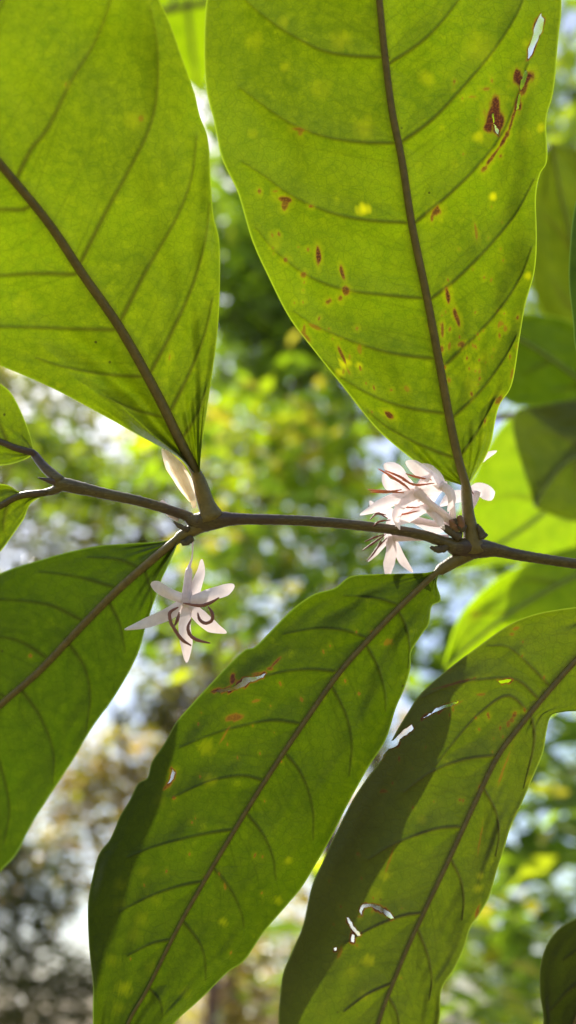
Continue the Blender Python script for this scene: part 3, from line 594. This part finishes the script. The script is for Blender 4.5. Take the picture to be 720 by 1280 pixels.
flower([(566, 654, 8, .2215), (556, 648, 8, .2205), (543, 640, 9, .220), (534, 634, 11, .2195)],
  [([(536, 634, .2192), (522, 640, .2185), (508, 648, .218), (494, 658, .2185)], [10.3, 12.9, 12.9, 8.6], .3),
   ([(535, 632, .2195), (540, 620, .2195), (548, 610, .220), (558, 602, .2205)], [10.3, 13.8, 13.8, 10.3], .3),
   ([(534, 632, .2195), (524, 622, .220), (516, 610, .2205), (510, 598, .221)], [10.3, 12.9, 12.0, 8.6], .3),
   ([(536, 636, .2195), (545, 645, .219), (552, 655, .219), (556, 662, .2195)], [9.5, 11.2, 10.3, 6.9], .3)],
  [[(524, 634, .2185), (508, 634, .2172), (492, 630, .2165)], [(524, 638, .2185), (508, 642, .2172), (494, 644, .2165)]],
  M_petal_sun, M_stamen_red, 2.0, 'small inner flower of the white cluster, half hidden by its neighbours')
for pth in ([(570, 664, 10, .2208), (566, 656, 9, .220), (564, 650, 6, .2195)], [(578, 662, 9, .2205), (576, 652, 9, .2198), (574, 645, 6, .2195)]):
    build_mixed('calyx', [st(pth, 16, .1)], M_calyx, branch, O1)

# second twig, out of frame except one leaf tip region at the lower right
O2 = P(1000, 1130, .24)
b2 = empty('coffee_branch', O2); tag(b2, 'dark leaf of a lower twig entering at the bottom right corner', 'branch')
leaf(b2, O2, [(802, 1118), (768, 1170), (735, 1240), (705, 1320), (685, 1400), (672, 1470)],
  [(800, 1116), (760, 1128), (725, 1146), (700, 1160), (683, 1182), (675, 1210), (675, 1242), (679, 1280), (668, 1330), (660, 1400), (671, 1472)],
  [(804, 1120), (830, 1180), (835, 1260), (810, 1350), (750, 1430), (673, 1473)],
  [[(768, 1170), (735, 1180), (705, 1200)], [(745, 1220), (715, 1235), (690, 1262)]], [(0, .232), (.5, .232), (1, .235)], L_dim, wave=.0006, mw=(10, 3), seed=71, nu=240, nv=60,
  rib_from=[(850, 1085, 14, .236), (825, 1100, 12, .234), (802, 1118, 11, .232)])
build_mixed('stem', [st([(820, 1060, 12, .236), (860, 1085, 16, .237), (1000, 1130, 20, .24), (1300, 1160, 26, 0.15)], 60)], M_twig, b2, O2)

# twig behind, out of focus, with sunlit leaves
O3 = P(900, 540, .42)
b3 = empty('coffee_branch', O3); tag(b3, 'blurred twig behind with big lime leaves at the right', 'branch')
RB = dict(mw=(6, 2), ribmat=M_rib_lime)
def L(*a, **k): return leaf(b3, O3, *a, auto=False, nu=160, nv=40, **k)
L([(760, 560), (720, 600), (680, 640), (640, 670), (590, 700), (560, 715)], [(750, 540), (690, 505), (640, 520), (605, 565), (575, 640), (562, 712)], [(762, 570), (780, 630), (760, 690), (700, 712), (640, 705), (563, 716)],
  [[(720, 600), (670, 570), (640, 560)], [(690, 630), (640, 620), (600, 630)], [(720, 600), (730, 650), (720, 690)]], [(0, .60), (.5, .55), (1, .50)], L_young, seed=81, **RB, label='broad blurred lime leaf just right of the flowers')
L([(800, 700), (740, 712), (690, 735), (640, 765), (595, 800), (556, 835)], [(790, 690), (740, 680), (680, 695), (620, 725), (575, 770), (554, 832)], [(800, 712), (780, 780), (740, 850), (670, 905), (590, 915), (558, 838)],
  [[(700, 730), (660, 725), (640, 735)], [(640, 765), (600, 770)]], [(0, .50), (.5, .47), (1, .44)], L_young, seed=82, **RB, label='blurred lime leaf under the stem above the lower right leaf', spots=[(594, 768, 6, 5, 0, .45)])
b3b = L([(780, 520), (730, 480), (690, 450), (650, 425), (610, 410), (570, 405)], [(780, 525), (740, 512), (690, 508), (640, 505), (600, 470), (569, 407)], [(782, 515), (770, 450), (720, 405), (660, 392), (610, 395), (571, 403)],
  [[(730, 480), (690, 490)], [(690, 450), (650, 470)]], [(0, .52), (1, .47)], L_dark, seed=83, **RB, label='dark green blurred leaf above the lime leaves')
L([(790, 500), (760, 440), (735, 370), (715, 300), (700, 240), (690, 180)], [(785, 500), (720, 440), (675, 385), (660, 320), (665, 240), (688, 178)], [(795, 500), (800, 420), (790, 330), (760, 240), (725, 190), (692, 178)],
  [[(745, 400), (710, 380), (690, 350)], [(722, 320), (700, 290), (680, 270)]], [(0, .55), (1, .50)], L_six, seed=84, **RB, label='blurred mid green leaf between the spotted leaf and the right edge')
L([(820, 522), (780, 545), (735, 565), (700, 585), (668, 633)], [(818, 515), (740, 500), (680, 506), (640, 525), (667, 631)], [(820, 530), (800, 600), (760, 645), (715, 652), (669, 635)],
  [[(740, 563), (700, 545), (680, 540)], [(720, 575), (720, 610)]], [(0, .48), (.5, .46), (1, .45)], L_six, seed=85, label='dark blurred leaf overlapping the broad lime leaf', **RB)  # leaf added in front to stand for the shadow across the broad lime leaf
build_mixed('stem', [st([(560, 528, 5, .52), (640, 520, 9, .50), (720, 512, 12, .48), (800, 520, 16, .45), (900, 545, 20, .42), (1200, 600, 24, .40)], 60),
   st([(900, 545, 14, .42), (850, 620, 10, .46), (800, 700, 8, .50)], 30)], M_bark_pale, b3, O3)

# bright leaf seen between the two upper leaves
O4 = P(230, -120, 1.1)
b4 = empty('coffee_branch', O4); tag(b4, 'blurred yellow lime leaf seen in the gap between the two upper leaves', 'branch')
leaf(b4, O4, [(230, -110), (232, -40), (236, 20), (242, 70), (248, 118)], [(226, -110), (185, -50), (180, 10), (200, 70), (246, 116)], [(234, -110), (290, -50), (292, 10), (275, 70), (250, 117)], [], [(0, 1.1), (1, 1.15)], L_young, auto=False, nu=120, nv=30, seed=91, **RB)
build_mixed('stem', [st([(60, 45, 8, 1.1), (150, 25, 9, 1.1), (232, 8, 7, 1.1), (300, -5, 9, 1.1), (420, -40, 12, 1.1)], 50), st([(230, -110, 6, 1.1), (226, -60, 5, 1.1), (215, 12, 5, 1.1)], 20)], M_twig_brown, b4, O4)

# ------------------------------------------------------------------ forest behind
def leaf_cloud(C, Rx, n, size, seed, droop=.5, even=False):
    """n folded leaves of about SIZE metres spread through ellipsoids C (k,3), radii Rx (k,3); n (k,)"""
    r = np.random.default_rng(seed); out = []
    for c, rad, k in zip(C, Rx, n):
        # clustered in sprays so gaps stay open
        ks = max(4, k//26); u = r.normal(size=(ks, 3)); u /= np.linalg.norm(u, axis=1)[:, None]; u *= r.uniform(.15, 1, (ks, 1))**(1/2.2)
        sp = c+u*rad; which = r.integers(0, ks, k)
        if even: u = r.normal(size=(k, 3)); u /= np.linalg.norm(u, axis=1)[:, None]; out.append(c+u*r.uniform(0, 1, (k, 1))**(1/2.6)*rad); continue
        out.append(sp[which]+r.normal(size=(k, 3))*size*1.35)
    Cn = np.vstack(out); m = len(Cn)
    az = r.uniform(0, 2*np.pi, m); T = np.stack([np.cos(az), np.sin(az), -droop*r.uniform(0, 1.4, m)], 1); T /= np.linalg.norm(T, axis=1)[:, None]
    Nn = np.stack([r.normal(size=m)*.45, r.normal(size=m)*.45, np.ones(m)], 1); A = np.cross(T, Nn); A /= np.linalg.norm(A, axis=1)[:, None]; B = np.cross(A, T)
    s = (size*r.uniform(.6, 1.25, m))[:, None]
    base = Cn; tip = Cn+T*s; a = Cn+T*s*.45+A*s*.24+B*s*.05; b = Cn+T*s*.45-A*s*.24+B*s*.05; q = Cn+T*s*.8-A*s*.13+B*s*.02; q2 = Cn+T*s*.8+A*s*.13+B*s*.02; mid = Cn+T*s*.5-B*s*.02
    V = np.stack([base, a, q2, tip, q, b, mid], 1).reshape(-1, 3); i = np.arange(m)[:, None]*7
    F = np.stack([i+np.array([[0, 1, 6]]), i+np.array([[1, 2, 6]]), i+np.array([[2, 3, 6]]), i+np.array([[3, 4, 6]]), i+np.array([[4, 5, 6]]), i+np.array([[5, 0, 6]])], 1).reshape(-1, 3)
    return V, F
def tree(name, label, cat, d, clumps, trunk, size, mat, bark=None, seed=1, group=None, even=False, tw=.12):
    """clumps: (x, y, rx_px, ry_px, n[, dd]) at depth d; trunk: list of photo points (x, y) lowest first"""
    C, Rr, n = [], [], []
    for cc in clumps:
        x, y, rx, ry, k = cc[:5]; dd = d+(cc[5] if len(cc) > 5 else 0); C.append(P(x, y, dd)); s = PX(dd); Rr.append([rx*s, max(rx, ry)*s*.7, ry*s]); n.append(k)
    C = np.array(C); Rr = np.array(Rr)
    tp = np.array([P(x, y, d) for x, y in trunk]); foot = tp[0].copy(); foot[2] = -.1
    foot[:2] += (tp[0]-tp[-1])[:2]*.03
    o = empty(name, (foot[0], foot[1], 0)); tag(o, label, cat, group); org = np.array([foot[0], foot[1], 0])
    pts = np.vstack([foot, tp]); q = [tuple(v) for v in pts]
    # world-space smooth trunk
    def wspline(pp, k):
        pp = np.asarray(pp); t = np.r_[0, np.cumsum(np.linalg.norm(np.diff(pp, axis=0), axis=1))]; u = np.linspace(0, t[-1], k)
        z = np.stack([np.interp(u, t, pp[:, j]) for j in range(3)], 1)
        for _ in range(3): z[1:-1] = (z[:-2]+2*z[1:-1]+z[2:])/4
        return z
    tr = wspline(pts, 40); geos = [tube_geo(tr, np.linspace(tw, tw*.35, 40), 10, .04)]
    r = np.random.default_rng(seed+1)
    for c, rad in zip(C, Rr):
        k = int(np.argmin(np.linalg.norm(tr[8:]-c, axis=1)))+8; k = max(8, k-3); a = tr[k]; mid = (a+c)/2+r.normal(size=3)*.06*np.linalg.norm(c-a)
        lb = wspline([a, mid, c], 16); geos.append(tube_geo(lb, np.linspace(tw*.35, tw*.08, 16), 7, .04))
        for _ in range(4):
            e = c+r.normal(size=3)*rad*.6; geos.append(tube_geo(wspline([c, (c+e)/2+r.normal(size=3)*.04*np.linalg.norm(e-c), e], 8), np.linspace(tw*.09, tw*.02, 8), 5, .03))
    build_mixed('trunk', geos, bark or M_bark, o, org)
    V, F = leaf_cloud(C, Rr, n, size, seed, even=even)
    link('crown', mesh_np('crown', V, F, org, smooth=False), mat, o)
    return o

G_dark = foliage_mat('foliage_dark', [(.10, .17, .007), (.14, .22, .008), (.19, .29, .009), (.08, .13, .007)], (.035, .055, .014), .3)  # dark leaves, lightened: veiling haze is put into the colour
G_mid = foliage_mat('foliage_mid', [(.14, .21, .006), (.18, .26, .007), (.10, .15, .006), (.27, .34, .010), (.06, .10, .005)], (.035, .05, .010), .25)
G_lime = foliage_mat('foliage_lime', [(.28, .38, .006), (.22, .34, .006), (.36, .42, .010), (.10, .17, .006), (.38, .34, .02)], (.03, .045, .008), .25)
G_pale = foliage_mat('foliage_pale', [(.22, .25, .03), (.30, .28, .05), (.14, .18, .02), (.36, .34, .10), (.08, .10, .015)], (.05, .052, .015), .3)  # pale and dry leaves, distance haze also put into the colour
G_gold = foliage_mat('foliage_gold', [(.42, .36, .02), (.36, .32, .03), (.24, .26, .02), (.50, .38, .12), (.14, .15, .02), (.40, .24, .06)], (.09, .08, .03), .3)
G_darkest = foliage_mat('foliage_darkest', [(.04, .06, .006), (.07, .09, .008), (.10, .09, .015)], (.03, .032, .008), .3)  # darkest leaves of the set, with a haze lift put into the colour
BG = 'forest trees in the background'
# farthest trees
tree('forest_tree', 'pale distant tree filling the left background behind the twig fork', 'tree', 13, [(30, 490, 80, 36, 330), (20, 600, 130, 60, 672), (110, 590, 110, 45, 608), (200, 600, 60, 70, 256), (60, 520, 90, 40, 256), (-120, 700, 150, 200, 800)], [(-120, 1180), (-110, 900), (-60, 640)], .26, G_pale, M_bark_pale, 101, BG)
tree('forest_tree', 'golden leaved distant tree behind the gap left of the bottom centre leaf', 'tree', 11, [(130, 980, 60, 60, 850), (60, 1060, 90, 45, 850), (220, 960, 60, 60, 526), (170, 1080, 40, 60, 324), (250, 880, 80, 50, 607)], [(215, 1290), (215, 1150), (200, 990)], .20, G_gold, M_bark, 102, BG, tw=.08)
tree('forest_tree', 'pale olive distant tree behind the hanging flower', 'tree', 12, [(250, 830, 100, 70, 720), (320, 600, 110, 100, 975), (400, 700, 120, 90, 930), (230, 700, 60, 60, 255)], [(290, 1200), (285, 900), (310, 650)], .22, G_pale, M_bark, 103, BG)
tree('forest_tree', 'pale distant tree showing in the lowest gap between the two hanging leaves', 'tree', 12, [(340, 1280, 120, 26, 420), (340, 1190, 110, 60, 780), (430, 1060, 80, 90, 630), (300, 1270, 110, 40, 570), (470, 920, 60, 60, 240)], [(400, 1290), (400, 1200), (410, 1000)], .22, G_gold, M_bark, 104, BG, tw=.08)
tree('forest_tree', 'tall distant green tree behind the spotted leaf', 'tree', 12, [(400, 470, 140, 90, 900), (300, 250, 100, 140, 700), (560, 300, 200, 200, 900), (300, 60, 150, 130, 500)], [(480, 1200), (470, 800), (430, 350)], .24, G_mid, M_bark, 105, BG)
tree('forest_tree', 'distant tree behind the leaves at the right edge', 'tree', 13, [(680, 180, 110, 160, 988), (720, 420, 120, 120, 988), (680, 700, 140, 120, 1140), (700, 950, 110, 60, 494), (650, 1180, 120, 110, 1330)], [(740, 1250), (735, 900), (700, 350)], .26, G_mid, M_bark, 106, BG)
# nearer trees
tree('forest_tree', 'dark thicket tree low in the bottom left corner with many bright chinks', 'tree', 6.5, [(30, 1120, 75, 70, 1000), (40, 1225, 95, 60, 1000), (-90, 1150, 90, 100, 500), (115, 1240, 50, 45, 260), (30, 1290, 130, 30, 420), (-30, 1060, 60, 40, 260)], [(-60, 1290), (-50, 1230), (-20, 1150)], .11, G_darkest, M_bark, 111, BG, tw=.03, even=True)
tree('forest_tree', 'dark tree behind the left leaf below the twig fork', 'tree', 8, [(60, 685, 120, 42, 560), (165, 672, 45, 32, 150), (235, 895, 50, 40, 170), (190, 880, 45, 36, 130)], [(210, 1250), (190, 1060), (120, 820)], .14, G_darkest, M_bark, 112, BG, tw=.05, even=True)
tree('forest_tree', 'olive tree with open crown above the left fork of the twig', 'tree', 7, [(130, 620, 80, 45, 289), (220, 560, 50, 60, 187), (60, 560, 60, 50, 153), (230, 770, 60, 60, 255)], [(268, 1250), (268, 950), (262, 760), (200, 620)], .15, G_mid, M_bark, 120, BG, tw=.06, even=True)
tree('forest_tree', 'dark green tree in the gap between the two upper leaves', 'tree', 4.2, [(310, 300, 75, 70, 560), (340, 390, 85, 60, 640), (300, 470, 50, 30, 130), (420, 470, 60, 50, 260), (500, 620, 40, 60, 160)], [(400, 1250), (425, 800), (415, 600), (360, 420)], .12, G_dark, M_bark, 113, BG, tw=.05)
tree('forest_sapling', 'yellow green sapling glowing behind the flower cluster', 'sapling', 3.0, [(310, 530, 60, 45, 110), (390, 560, 65, 50, 150), (350, 620, 80, 35, 130), (290, 720, 50, 60, 100), (440, 520, 40, 40, 60)], [(262, 1250), (268, 900), (290, 700), (350, 560)], .10, G_lime, M_bark_red, 114, tw=.022)
tree('forest_sapling', 'mid green sapling beneath the stem between the two nodes', 'sapling', 2.6, [(350, 700, 60, 40, 142), (420, 760, 60, 40, 120), (610, 860, 60, 60, 150), (520, 800, 30, 50, 60), (590, 740, 40, 30, 60)], [(455, 1290), (470, 1000), (450, 820), (400, 720)], .11, G_dark, M_bark, 115, tw=.02)
tree('forest_sapling', 'lime green sapling in the gap under the bottom centre leaf', 'sapling', 4.0, [(315, 1190, 45, 30, 70), (360, 1240, 40, 30, 40), (180, 540, 50, 30, 30)], [(265, 1300), (258, 1260), (285, 1220)], .095, G_lime, M_bark_red, 116, tw=.03)
tree('forest_sapling', 'broad leaved dark sapling right of the lower right leaf', 'sapling', 2.2, [(650, 1130, 50, 40, 96), (710, 960, 30, 40, 41), (640, 1190, 50, 30, 54), (770, 1060, 50, 90, 48), (690, 1110, 40, 30, 48)], [(800, 1400), (770, 1250), (700, 1120)], .19, G_dark, M_bark, 117, tw=.009)
tree('forest_sapling', 'bright lime sapling in the bottom right corner gap', 'sapling', 1.3, [(590, 1225, 45, 30, 80), (650, 1262, 50, 24, 70), (600, 1180, 30, 18, 22), (672, 1012, 34, 12, 16), (560, 1280, 40, 20, 30)], [(720, 1400), (700, 1300), (640, 1240)], .06, G_lime, M_bark, 118, tw=.006)
tree('forest_tree', 'olive tree at the top right corner with slanting limbs', 'tree', 3.5, [(705, 60, 35, 60, 70), (710, 200, 40, 50, 80), (250, 210, 20, 60, 24)], [(900, 1100), (830, 600), (740, 220)], .11, G_mid, M_bark, 119, BG, tw=.05)

# ------------------------------------------------------------------ ground
def ground():
    n = 120; a = np.linspace(-1, 1, n); a = np.sign(a)*np.abs(a)**2.2*400
    X, Y = np.meshgrid(a, a+30); Z = .12*np.sin(X*.7)*np.cos(Y*.5)-.05; V = np.stack([X, Y, Z], -1).reshape(-1, 3)
    idx = np.arange(n*n).reshape(n, n); F = np.stack([idx[:-1, :-1], idx[:-1, 1:], idx[1:, 1:], idx[1:, :-1]], -1).reshape(-1, 4)
    m, t = newmat('leaf_litter'); h = N(t); tc = h.n('ShaderNodeTexCoord').outputs['Object']
    vo = h.n('ShaderNodeTexVoronoi'); h.l(tc, vo.inputs['Vector']); vo.inputs['Scale'].default_value = 14
    c = h.mix(h.n('ShaderNodeSeparateColor').outputs[0], (.1, .07, .04), (.2, .15, .08))
    sp = h.n('ShaderNodeSeparateColor'); h.l(vo.outputs['Color'], sp.inputs[0]); c = h.mix(sp.outputs[0], (.10, .07, .04), (.24, .18, .09))
    c = h.mix(h.ramp(h.noise(tc, .6, 4), .45, .65), c, (.08, .12, .03))
    pb = h.n('ShaderNodeBsdfPrincipled'); h.l(c, pb.inputs['Base Color']); pb.inputs['Roughness'].default_value = .9
    o = h.n('ShaderNodeOutputMaterial'); h.l(pb.outputs[0], o.inputs[0])
    g = link('ground', mesh_np('ground', V, F), m); tag(g, kind='structure')
ground()
